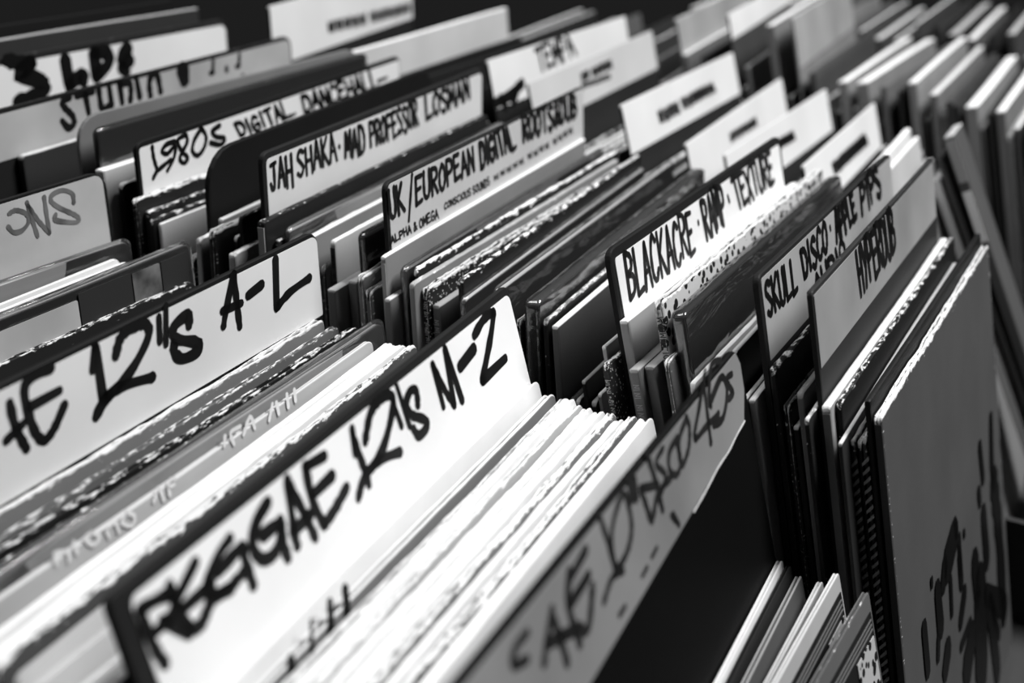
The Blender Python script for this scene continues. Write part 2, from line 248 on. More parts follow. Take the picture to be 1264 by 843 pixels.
ST = {'mz': {'st': [[4.75,[10.4,9.6],[10.7,22.6],[12.8,31.0]],[4.91,[10.4,9.6],[24.8,12.4],[22.9,18.2],[12.2,19.6]],[5.03,[17.8,18.1],[27.0,28.4]],[4.95,[25.6,9.8],[25.6,17.9],[27.9,27.9]],[5.12,[27.0,15.2],[39.5,9.2]],[5.23,[26.9,19.7],[43.4,19.7]],[5.23,[27.9,27.9],[33.5,28.8],[41.8,24.5],[51.9,26.2]],[4.72,[59.0,10.6],[51.7,12.4],[44.2,16.5],[40.6,20.6],[43.4,24.4],[50.7,25.5],[61.0,24.5]],[5.04,[48.2,17.8],[63.5,16.3],[62.9,20.8],[62.9,31.4]],[5.27,[83.6,9.0],[74.9,12.2],[69.0,18.7],[70.9,25.2],[76.8,27.4],[83.2,25.4],[86.6,19.4],[75.3,18.3]],[5.39,[87.1,18.5],[84.9,26.3],[85.0,32.5]],[4.77,[98.0,6.8],[94.3,20.1],[92.5,27.0],[92.1,31.6]],[4.87,[97.9,8.4],[101.5,22.7],[103.6,34.2]],[4.92,[91.9,25.6],[105.1,25.1]],[4.95,[110.5,7.2],[108.4,20.5],[111.0,32.8]],[5.1,[110.3,7.5],[123.5,9.1]],[5.15,[109.2,19.1],[124.9,18.2]],[5.15,[111.0,32.8],[120.3,30.7],[131.5,26.8]],[4.57,[146.2,7.7],[143.6,17.3]],[4.62,[145.3,10.9],[146.4,23.5],[146.6,32.8]],[4.75,[137.3,34.2],[144.4,29.2],[157.0,27.3],[175.2,31.4]],[4.94,[152.6,16.0],[161.9,7.3],[172.5,5.1],[180.0,6.9],[179.1,12.2],[164.9,23.5],[151.9,28.0]],[3.42,[180.1,8.9],[181.6,22.2]],[3.48,[186.4,5.2],[187.7,24.9]],[4.66,[198.6,19.3],[200.4,13.8],[196.5,11.3],[190.4,14.5],[191.3,20.7],[200.8,27.4],[201.4,31.0],[193.0,31.8],[190.2,27.3]],[4.24,[219.7,8.2],[219.3,28.8]],[4.27,[219.8,8.9],[224.0,22.0],[229.0,32.5]],[4.35,[233.7,5.9],[229.0,32.5]],[4.43,[234.1,6.0],[237.1,33.6]],[6.75,[243.5,18.6],[260.3,16.0]],[5.3,[264.2,10.4],[279.3,6.4],[289.4,7.4]],[5.35,[289.4,7.4],[280.8,16.3],[260.8,32.8]],[5.5,[260.8,32.8],[289.4,32.3]]]},'al': {'st': [[4.62,[88.5,9.1],[89.3,20.4],[92.7,31.4]],[4.67,[83.6,23.4],[93.5,20.2]],[4.81,[112.8,3.1],[97.8,4.7],[97.5,21.2],[101.4,31.4],[107.9,30.0],[116.5,21.6]],[4.88,[98.1,14.8],[114.8,14.4]],[5.12,[139.0,3.6],[135.6,12.7]],[5.24,[139.3,4.0],[139.0,28.8]],[5.53,[150.4,11.8],[155.9,4.3],[167.4,3.3],[173.2,6.1],[170.8,12.8],[157.4,22.8],[139.9,29.2],[133.4,34.2]],[5.38,[139.0,28.8],[151.4,27.2],[171.6,30.7]],[4.11,[181.1,4.3],[179.5,15.9]],[4.16,[186.7,0.9],[183.4,18.6]],[5.75,[201.0,15.2],[201.3,10.1],[190.6,12.2],[190.6,18.5],[205.4,25.8],[205.1,30.2],[194.1,30.0],[188.8,25.6],[188.6,20.5]],[4.57,[238.7,1.3],[230.2,16.5],[226.3,24.9]],[4.65,[238.7,1.3],[238.7,16.1],[239.0,29.5]],[4.68,[226.9,17.0],[242.0,18.0]],[5.01,[274.4,4.1],[271.4,30.5]],[5.11,[271.4,30.5],[284.1,26.0],[303.7,23.9]],[6.04,[248.9,15.8],[260.2,14.0]]]},'ten': {'st': [[3.87,[87.5,11.0],[78.8,18.8],[74.9,23.6]],[3.99,[86.7,12.7],[88.4,21.8],[89.3,32.7]],[4.2,[78.8,18.8],[103.8,27.4]],[4.09,[104.6,6.2],[98.8,16.2],[100.6,32.3]],[4.3,[103.2,9.0],[119.3,5.9]],[4.31,[99.3,16.5],[117.4,14.8]],[4.27,[102.7,28.2],[109.2,30.6],[118.4,19.9]],[3.59,[69.0,8.6],[60.3,8.8],[56.9,12.8],[65.3,16.0]],[3.26,[135.4,1.3],[137.7,14.9],[138.2,26.3]],[3.26,[124.3,29.5],[134.9,25.3],[144.4,28.1]],[3.4,[152.7,3.7],[141.8,10.8],[139.0,23.5],[150.9,23.6],[159.5,16.7],[159.5,3.8],[152.7,3.7]],[3.65,[173.8,8.3],[175.8,16.7],[178.3,24.3],[188.6,17.9],[205.0,18.1]],[3.73,[174.8,8.8],[190.4,14.6]],[3.71,[185.9,-1.8],[189.0,13.1],[190.0,25.5]],[4.52,[164.9,1.3],[164.5,8.2]],[4.57,[169.5,2.1],[168.3,9.7]],[3.05,[202.3,4.0],[192.7,6.3],[199.7,14.7],[192.6,19.0]],[3.15,[218.9,6.5],[208.1,8.3],[204.6,14.4],[210.5,19.8],[217.7,17.5],[217.5,9.0]],[3.28,[233.3,3.5],[220.3,8.5],[218.0,18.9],[228.9,15.9],[234.2,8.3],[232.4,3.1]],[3.34,[264.0,-5.8],[250.0,5.1],[237.3,15.1],[252.9,16.4],[271.2,17.7]],[3.49,[259.6,-0.1],[257.3,13.7],[255.2,25.2]],[3.52,[285.5,-2.8],[272.7,-5.2],[263.0,6.8],[263.6,10.7]],[3.72,[262.6,9.4],[283.1,4.5],[287.4,12.8],[276.1,21.6],[262.5,19.6]],[3.75,[297.3,8.6],[290.3,7.8],[291.0,12.0],[294.5,16.7],[287.9,17.3]],[2.75,[199.7,32.1],[203.1,39.1]],[2.5,[159.6,38.5],[165.1,37.9]],[2.57,[171.5,36.7],[177.3,36.0]],[2.34,[133.8,40.6],[139.8,40.4]],[2.69,[200.1,35.8],[197.4,31.8]]]},'e80': {'st': [[3.16,[14.3,4.9],[14.6,11.9],[16.3,18.5]],[3.19,[12.2,24.4],[17.1,20.8],[30.8,17.0]],[3.23,[36.4,6.4],[28.0,6.6],[23.2,9.7],[28.2,12.5],[36.4,9.2],[34.2,16.4],[26.5,23.0]],[3.33,[48.4,4.7],[39.6,6.3],[42.4,14.0],[48.0,19.5],[43.5,22.1],[40.1,17.7],[48.8,9.7],[48.4,4.7]],[3.41,[64.8,3.9],[56.4,10.0],[53.5,16.5],[58.8,20.6],[66.5,16.5],[69.1,9.8],[64.8,3.9]],[3.55,[84.9,6.2],[76.1,8.4],[80.3,12.9],[89.1,15.6],[84.4,19.0],[73.1,15.3]],[2.42,[170.7,17.4],[177.3,16.5]],[2.91,[302.1,14.6],[317.8,14.1]]],'wd': [['DIGITAL',3.17,[105.9,18.4],[173.6,18.0],[100.8,9.1],[167.8,4.6]],['DANCEHALL',3.83,[188.4,18.2],[305.4,20.5],[185.3,5.5],[299.2,5.0]]]},'jah': {'wd': [['JAH',2.75,[5.1,22.3],[30.8,26.1],[5.0,7.7],[30.6,5.7]],['SHAKA',2.89,[34.3,22.0],[82.5,22.8],[34.7,6.6],[80.4,4.4]],['MAD',3.42,[91.1,23.2],[119.0,25.6],[91.6,8.0],[116.9,5.9]],['PROFESSOR',3.34,[124.1,24.0],[195.5,23.3],[123.0,7.8],[192.5,4.1]],['LOSMAN',4.04,[205.1,21.9],[282.5,19.4],[203.4,5.5],[279.0,2.7]]],'st': [[2.64,[84.7,13.8],[85.1,15.1]]]},'uk': {'wd': [['UK',2.95,[1.4,22.2],[20.2,20.3],[1.1,5.8],[18.5,3.9]],['EUROPEAN',3.11,[31.6,21.3],[113.1,18.5],[32.8,5.4],[111.4,3.6]],['DIGITAL',3.89,[119.9,20.0],[178.0,18.7],[119.2,3.5],[168.7,1.5]],['ROOTS&DUB',4.64,[187.8,17.9],[290.7,19.8],[187.5,0.2],[289.0,3.1]],['ALPHA & OMEGA',1.24,[0.9,35.0],[60.2,35.8],[0.5,30.9],[59.5,29.7]],['CONSCIOUS SOUNDS',1.11,[67.6,32.9],[134.2,33.9],[67.5,29.2],[133.0,28.3]],['~~~~~ ~~~~ ~~~~',1.24,[139.2,33.0],[283.8,31.1],[138.5,29.1],[280.9,25.3]]],'st': [[2.55,[30.1,2.0],[26.9,13.6],[23.1,27.6]]]},'blk': {'wd': [['BLACKACRE',3.4,[13.0,31.7],[115.1,31.5],[15.2,6.8],[116.7,7.2]],['RAMP',4.17,[133.2,31.0],[174.2,28.6],[131.8,7.3],[172.3,4.2]],['TEXTURE',4.23,[194.3,27.9],[276.0,27.0],[189.3,7.4],[275.6,5.0]]],'st': [[2.83,[124.9,17.1],[125.0,18.6]],[3.1,[180.3,15.0],[181.5,18.9]]]},'skull': {'wd': [['SKULL',3.52,[6.6,23.8],[58.9,24.1],[5.2,6.7],[59.5,5.8]],['DISCO',3.96,[70.1,22.6],[122.2,20.4],[68.2,7.6],[122.8,2.9]],['APPLE',4.83,[138.9,21.8],[189.4,18.1],[138.4,3.3],[184.4,2.0]],['PIPS',5.31,[198.7,19.6],[257.1,19.4],[199.7,2.1],[249.0,-1.0]],['AUDIO',4.12,[87.3,35.4],[159.4,36.1],[86.2,27.8],[154.6,22.7]]],'st': [[2.91,[128.9,9.1],[129.4,10.9]]]},'hyper': {'wd': [['HYPERDUB',4.68,[84.5,28.4],[175.9,27.5],[82.1,4.2],[172.9,-0.2]]]},'c3': {'wd': [['~~~~ ~~~~~~~',4.07,[68.7,28.6],[217.2,25.9],[66.8,18.2],[210.0,16.6]]]},'c4': {'wd': [['~~~~~~~',3.98,[108.2,21.3],[196.9,24.2],[108.6,14.8],[193.8,17.5]]]},'c5': {'wd': [['~~~~~',3.93,[127.1,22.8],[179.5,24.1],[126.5,15.2],[173.9,16.2]]]},'c6': {'wd': [['~~~~~~~~~',5.49,[80.4,25.3],[213.8,27.7],[76.8,16.4],[202.7,17.5]]]},'c1': {'wd': [['TEMPA',3.94,[85.5,23.0],[169.1,20.1],[84.6,3.5],[161.5,-0.6]]],'st': [[8.89,[1.4,34.8],[27.2,33.0],[52.6,27.0]],[9.04,[30.6,38.8],[43.5,28.0]],[8.8,[10.5,32.6],[16.0,40.0]]]},'c2': {'wd': [['~~ ~~~~~',3.44,[108.0,17.1],[188.0,17.8],[108.3,10.3],[185.8,10.3]],['~~~~~~~~',2.58,[105.3,22.8],[178.2,26.2],[105.5,19.3],[177.8,21.9]]]},'c0': {'wd': [['~~~~~ ~~~~~~',5.16,[107.3,37.5],[310.1,45.4],[106.6,28.8],[306.8,35.1]]]},'lps': {'st': [[11.36,[81.6,2.3],[95.3,6.3],[101.3,6.7]],[11.73,[101.2,7.1],[90.2,14.2],[106.5,19.7],[110.6,25.2],[107.3,29.7],[85.8,32.9]],[10.68,[133.2,8.9],[134.1,27.1]],[10.83,[134.5,29.1],[147.6,22.1],[148.1,27.3]],[11.05,[162.0,7.9],[161.9,26.3]],[11.17,[163.3,8.1],[175.5,9.8],[174.1,18.9],[163.5,24.5]],[11.41,[196.9,9.7],[190.5,14.0],[191.1,19.3],[197.6,19.2]],[11.47,[189.1,23.2],[192.2,26.9]]]},'studio': {'st': [[5.05,[77.5,3.3],[71.0,4.4],[70.9,8.4],[77.8,16.0],[78.1,21.5],[72.6,23.1],[67.9,17.7]],[5.18,[83.9,3.6],[99.7,3.7]],[5.17,[92.3,4.2],[93.4,16.8]],[5.28,[105.8,3.4],[106.8,17.1],[113.8,16.1]],[5.35,[116.3,2.1],[116.9,16.2]],[5.44,[127.3,3.0],[127.8,16.3]],[5.5,[127.9,3.2],[137.6,4.8],[138.1,10.6],[136.3,17.0]],[5.58,[145.3,2.3],[146.7,16.0]],[5.66,[170.0,16.3],[168.1,4.3],[162.2,3.3],[158.4,8.4],[158.5,17.2]],[14.15,[197.7,5.2],[198.4,11.3]],[4.27,[235.5,4.2],[233.4,13.0]],[4.28,[230.6,12.9],[234.5,12.9]],[4.46,[269.7,5.3],[267.8,13.2]],[4.47,[264.8,13.4],[268.4,13.3]],[4.37,[251.3,12.2],[251.6,14.3]],[4.53,[272.0,22.0],[274.6,25.0]],[4.14,[202.1,22.5],[203.9,24.8]]]},'ons': {'st': [[2.77,[241.8,8.2],[246.6,7.5],[252.9,11.0],[254.0,15.8],[248.8,19.5],[242.7,19.1],[239.7,15.1]],[2.78,[254.8,5.1],[256.6,15.8],[258.4,25.6]],[2.8,[255.2,7.1],[260.4,16.8],[267.0,26.1]],[2.83,[267.2,5.0],[267.0,15.9],[267.1,25.7]],[2.88,[287.8,13.4],[287.6,8.0],[280.8,4.4],[273.2,5.2],[271.7,8.7],[277.3,14.0],[287.0,20.4],[289.8,23.8],[286.2,24.9],[272.8,20.0],[273.4,16.9]]]},'a11': {'st': [[1.59,[87.4,-2.6],[87.0,1.3]],[1.62,[87.6,-3.2],[93.6,-0.6],[93.2,3.4]],[1.64,[97.8,-2.5],[97.9,2.5]],[1.68,[107.4,-1.5],[103.5,-0.8],[106.6,3.8],[110.7,2.4],[107.4,-1.5]],[1.72,[114.9,1.1],[115.5,5.0]],[1.74,[114.9,1.1],[120.6,1.2],[121.1,5.8]],[1.78,[127.6,0.5],[123.9,2.9],[128.6,6.9],[131.5,4.0],[127.6,0.5]],[1.86,[143.8,3.6],[148.4,-0.8],[149.5,5.7]],[1.88,[153.8,5.6],[154.5,-0.1],[158.9,-0.2]],[1.9,[154.4,2.2],[157.4,2.4]],[2.07,[194.1,0.9],[195.8,-3.1]],[2.09,[200.8,3.1],[200.1,-2.8],[207.5,-2.7]],[2.16,[208.7,1.9],[215.6,-4.0],[217.4,2.5]],[2.24,[229.0,3.5],[233.6,-2.8]],[2.26,[237.1,3.7],[236.8,-2.3]],[2.3,[245.4,3.8],[246.0,-2.7]],[2.33,[251.9,3.2],[252.5,-2.5]]]},'right': {'st': [[12.92,[278.0,115.1],[271.4,144.4],[270.8,161.0]],[28.83,[274.3,162.6],[280.7,202.7],[280.3,263.8]],[43.42,[202.4,207.7],[190.1,255.6]],[23.73,[191.6,180.8],[192.3,202.1]],[15.41,[83.6,140.9],[84.2,164.9]],[8.99,[76.4,168.6],[72.6,176.7]],[12.5,[46.0,143.5],[46.3,168.7]],[8.89,[118.1,153.5],[115.3,172.3]],[10.89,[147.6,151.0],[147.1,170.4]],[12.4,[154.1,180.9],[137.3,191.5]],[19.69,[230.0,165.5],[231.4,197.1]],[10.52,[233.0,115.9],[236.5,140.5]],[11.19,[219.6,143.0],[220.9,149.4]],[17.21,[97.9,187.8],[87.8,194.4]],[6.32,[165.0,144.6],[165.4,146.3]],[5.37,[71.5,127.2],[71.3,130.3]],[13.86,[316.1,144.3],[318.6,157.9]],[19.61,[287.3,265.1],[220.5,220.1]],[7.78,[164.7,207.3],[133.8,207.3]],[11.52,[239.4,240.6],[256.2,270.6]],[27.25,[165.3,221.5],[145.2,230.1]],[24.63,[137.5,132.9],[113.3,139.4]],[11.34,[106.8,136.0],[97.7,145.6]],[10.51,[142.5,133.3],[139.2,128.4]],[9.28,[150.0,141.4],[146.1,161.1]],[24.71,[230.6,235.6],[242.1,290.3]]]},'a15': {'st': [[2.19,[75.2,-6.4],[71.0,3.6]],[4.24,[88.3,-6.2],[84.4,3.6]],[4.37,[99.2,-5.9],[96.2,3.7]],[4.22,[59.0,-1.0],[58.5,2.3]]]}}
def place(o, col, P, yaw, lean, W):
    H = (P[2]-FL[col])/math.cos(lean)
    d = Vector((math.cos(yaw), math.sin(yaw), 0)); k = Vector((-math.sin(yaw), math.cos(yaw), 0))
    top = Vector(P) + Vector((0, 0, Z0))
    if col == 'A': top = top - d*W
    up = -math.sin(lean)*k + Vector((0, 0, math.cos(lean)))
    o.matrix_world = Matrix.Translation(top - up*H) @ Matrix.Rotation(yaw, 4, 'Z') @ Matrix.Rotation(lean, 4, 'X')
    return H
def height(col, P, lean): return (P[2]-FL[col])/math.cos(lean)
def divider(row, col, rng):
    id, P, yaw, lean, W, t, tone, top, o = row; H = height(col, P, lean); t /= 1000
    me = slab('divider', W, H, t, o.get('r', .004), rng, ragged=.00003, n=20, round_ends=.8)
    ob = link('record_divider', me, card(tone, top, 0, 2)); place(ob, col, P, yaw, lean, W)
    if id in LAB:
        tn, x0, x1, z0, z1, r = LAB[id]
        if id == 'ten': poly = [(1,2),(308,2),(312,9),(311,22),(303,35),(282,37),(262,38.5),(240,40),(221,41.5),(180,44),(140,46.5),(100,49),(1,52)][::-1]
        else: poly = round_rect(x0, W*1000-x1, z0, z1, r)
        lb = label_slab(ob, poly, H, -t/2-.00005, plain('label_%.2f' % tn, tn, .42, .3, .05 if tn > .5 else .16))
        if id in ST:
            ink = GREYINK if id == 'ons' else PALEINK if id in ('ten',) else INK
            lettering(lb, H, -t/2-.0007, ST[id], ink, rng)
        if id in ('ten','uk'): # frayed white tape along the lower edge of the label
            z = 41.5 if id == 'ten' else 40
            if id == 'ten': pts = [(303,35),(290,36),(275,38),(258,38.5),(240,40.5),(221,42)]
            else: pts = [(2,z),(80,z+.5),(160,z),(300,z)]
            V, F = [], []; ribbon(pts, 1.2 if id == 'ten' else 1.6, V, F, lambda p: (p[0]/1000, -t/2-.0008, H-p[1]/1000)); link('tape', mesh('tape', V, F), plain('torn_paper', .8), lb)
    return ob
def sleeve(row, col, rng):
    id, P, yaw, lean, W, t, tone, top, o = row; H = height(col, P, lean); t /= 1000; worn = o.get('worn', 0)
    near = not o.get('f') and col in 'AB'
    groove = (col == 'A' and t >= .0024) or (worn >= 3 and t > .0025)
    r = .0055 if (col == 'A') else (.0025 if worn else .0012)
    if o.get('low'): r = .003
    rag = (.00006, .00014, .0003, .0005)[worn]
    if o.get('plastic'): rag = .00003
    pat = 'spots' if o.get('spots') else 'marks' if o.get('marks') else None
    me = slab('sleeve', W, H, t, r, rng, ragged=rag, groove=groove, bow=rng.uniform(-.0006, .0006), n=60 if near and worn else 26, low=.0006 if col == 'A' else .0003)
    ob = link('record_sleeve', me, card(tone, top, worn, 1 if o.get('plastic') else 0, pat)); place(ob, col, P, yaw, lean, W)
    if groove and near:
        it = max(.0008, t-.0022)
        im = slab('inner', W-.004, H-.0022, it, r, rng, ragged=rag*1.3, n=40)
        ii = link('inner_sleeve', im, card(.72 if top > .5 else .1, .85 if top > .5 else .2, 0, 0), ob); ii.location = (.002, 0, .0005)
    if 'spine' in o:
        x = -.00035
        V, F = box(x, .0002, -t*.42, t*.42, .002, H-.004); link('spine', mesh('spine', V, F), card(o['spine'], .8, 1), ob)
    if o.get('plastic'):
        V, F = [], []
        pm = slab('outer', W+.003, H+.0022, t+.0009, .006, rng, ragged=.00008, n=24, bow=.0005)
        pp = link('plastic_outer', pm, clear(), ob); pp.location = (-.0015, 0, 0)
        pm.polygons.foreach_set('use_smooth', [True]*len(pm.polygons))
    if id in ST and id not in LAB:
        nm = 'artwork' if id == 'right' else 'printed_bars' if id == 'a15' else 'lettering'
        lettering(ob, H, -t/2-.0008, ST[id], WHITEINK if id == 'a11' else plain('splatter_ink', .004, .5, .2), rng, nm)
    if o.get('sticker'):
        for a, b, tn in ((4, 40, .35), (48, 92, .85)):
            V, F = box(-.0006, -.00005, -t*.42, t*.42, H-b/1000, H-a/1000); link('spine_sticker', mesh('spine_sticker', V, F), plain('sticker_%.2f' % tn, tn), ob)
    if o.get('insert'):
        label_slab(ob, round_rect(40, 222, 6, 60, 1), H, -t/2-.0006, plain('card_insert', .5, .5, .3, .15), 'card_insert')
        label_slab(ob, round_rect(223, 262, 3, 60, 1), H, -t/2-.0006, plain('dark_picture', .03), 'picture')
        label_slab(ob, round_rect(263, 285, 4, 60, 1), H, -t/2-.0006, plain('grey_picture', .18, .5, .3, .5, 40), 'picture')
        label_slab(ob, round_rect(286, 308, 4, 60, 1), H, -t/2-.0006, plain('dark_picture', .03), 'picture')
    if o.get('pic'):
        k = o['pic']; x1 = W*1000 - (4 if k == 1 else 5)
        f = label_slab(ob, round_rect(x1-120, x1, 9 if k == 1 else 7, 110, .3), H, -t/2-.0003, plain('picture_dark', .012), 'picture')
        for j in range(3): label_slab(f, [(x1-118, 12+j*2.6), (x1-118, 12.7+j*2.6), (x1-2, 12.7+j*2.6), (x1-2, 12+j*2.6)], H, -t/2-.0008, plain('grey_rule', .16), 'rule')
        if k == 1: label_slab(f, round_rect(x1-30, x1-2, 21, 60, .3), H, -t/2-.0008, card(.3, .5, 0, 0, 'spots'), 'portrait')
        else:
            for a in range(3):
                for b in range(4): label_slab(f, round_rect(x1-3-(a+1)*12, x1-4-a*12, 21+b*12, 32+b*12, .2), H, -t/2-.0008, plain('pale_square', .6), 'square')
    if o.get('seam'):  # plastic seam; its zigzag reflections are modelled as pale slanted slats
        L = []
        V, F = [], []
        n = int((H-.01)/.0052)
        for i in range(n):
            z = H-.012-i*.0052
            s = -.0014; q = [(s, -t*.9, z), (s, t*.9, z-.0034), (s, t*.9, z-.0016), (s, -t*.9, z+.0022)]
            b = len(V); V += q + [(x+.0009, y, zz) for x, y, zz in q]
            F += [(b, b+1, b+2, b+3), (b+7, b+6, b+5, b+4), (b, b+4, b+5, b+1), (b+1, b+5, b+6, b+2), (b+2, b+6, b+7, b+3), (b+3, b+7, b+4, b)]
        sm = link('seam', mesh('seam', V, F), plain('pale_seam_glint', .32, .3, .6), ob); sm['kind'] = 'stuff'
    if o.get('spinetext') or (col == 'B' and near and id in ('b24','b36','b35','b46','b48')):
        V, F = [], []; hh = t*1000*.32; txt = 'MAXMILLION DON' if o.get('spinetext') else '~~ ~~~ ~~~~'
        L = 36 if o.get('spinetext') else 45
        x = -.0006 if 'spine' in o else -.0004
        word(txt, .45, [(-hh, 8), (-hh, 8+L), (hh, 8), (hh, 8+L)], V, F, lambda p: (x, p[0]/1000, H-p[1]/1000), rng)
        link('spine_lettering', mesh('spine_lettering', V, F), INK if tone > .2 else plain('pale_print', .35), ob)
    return ob
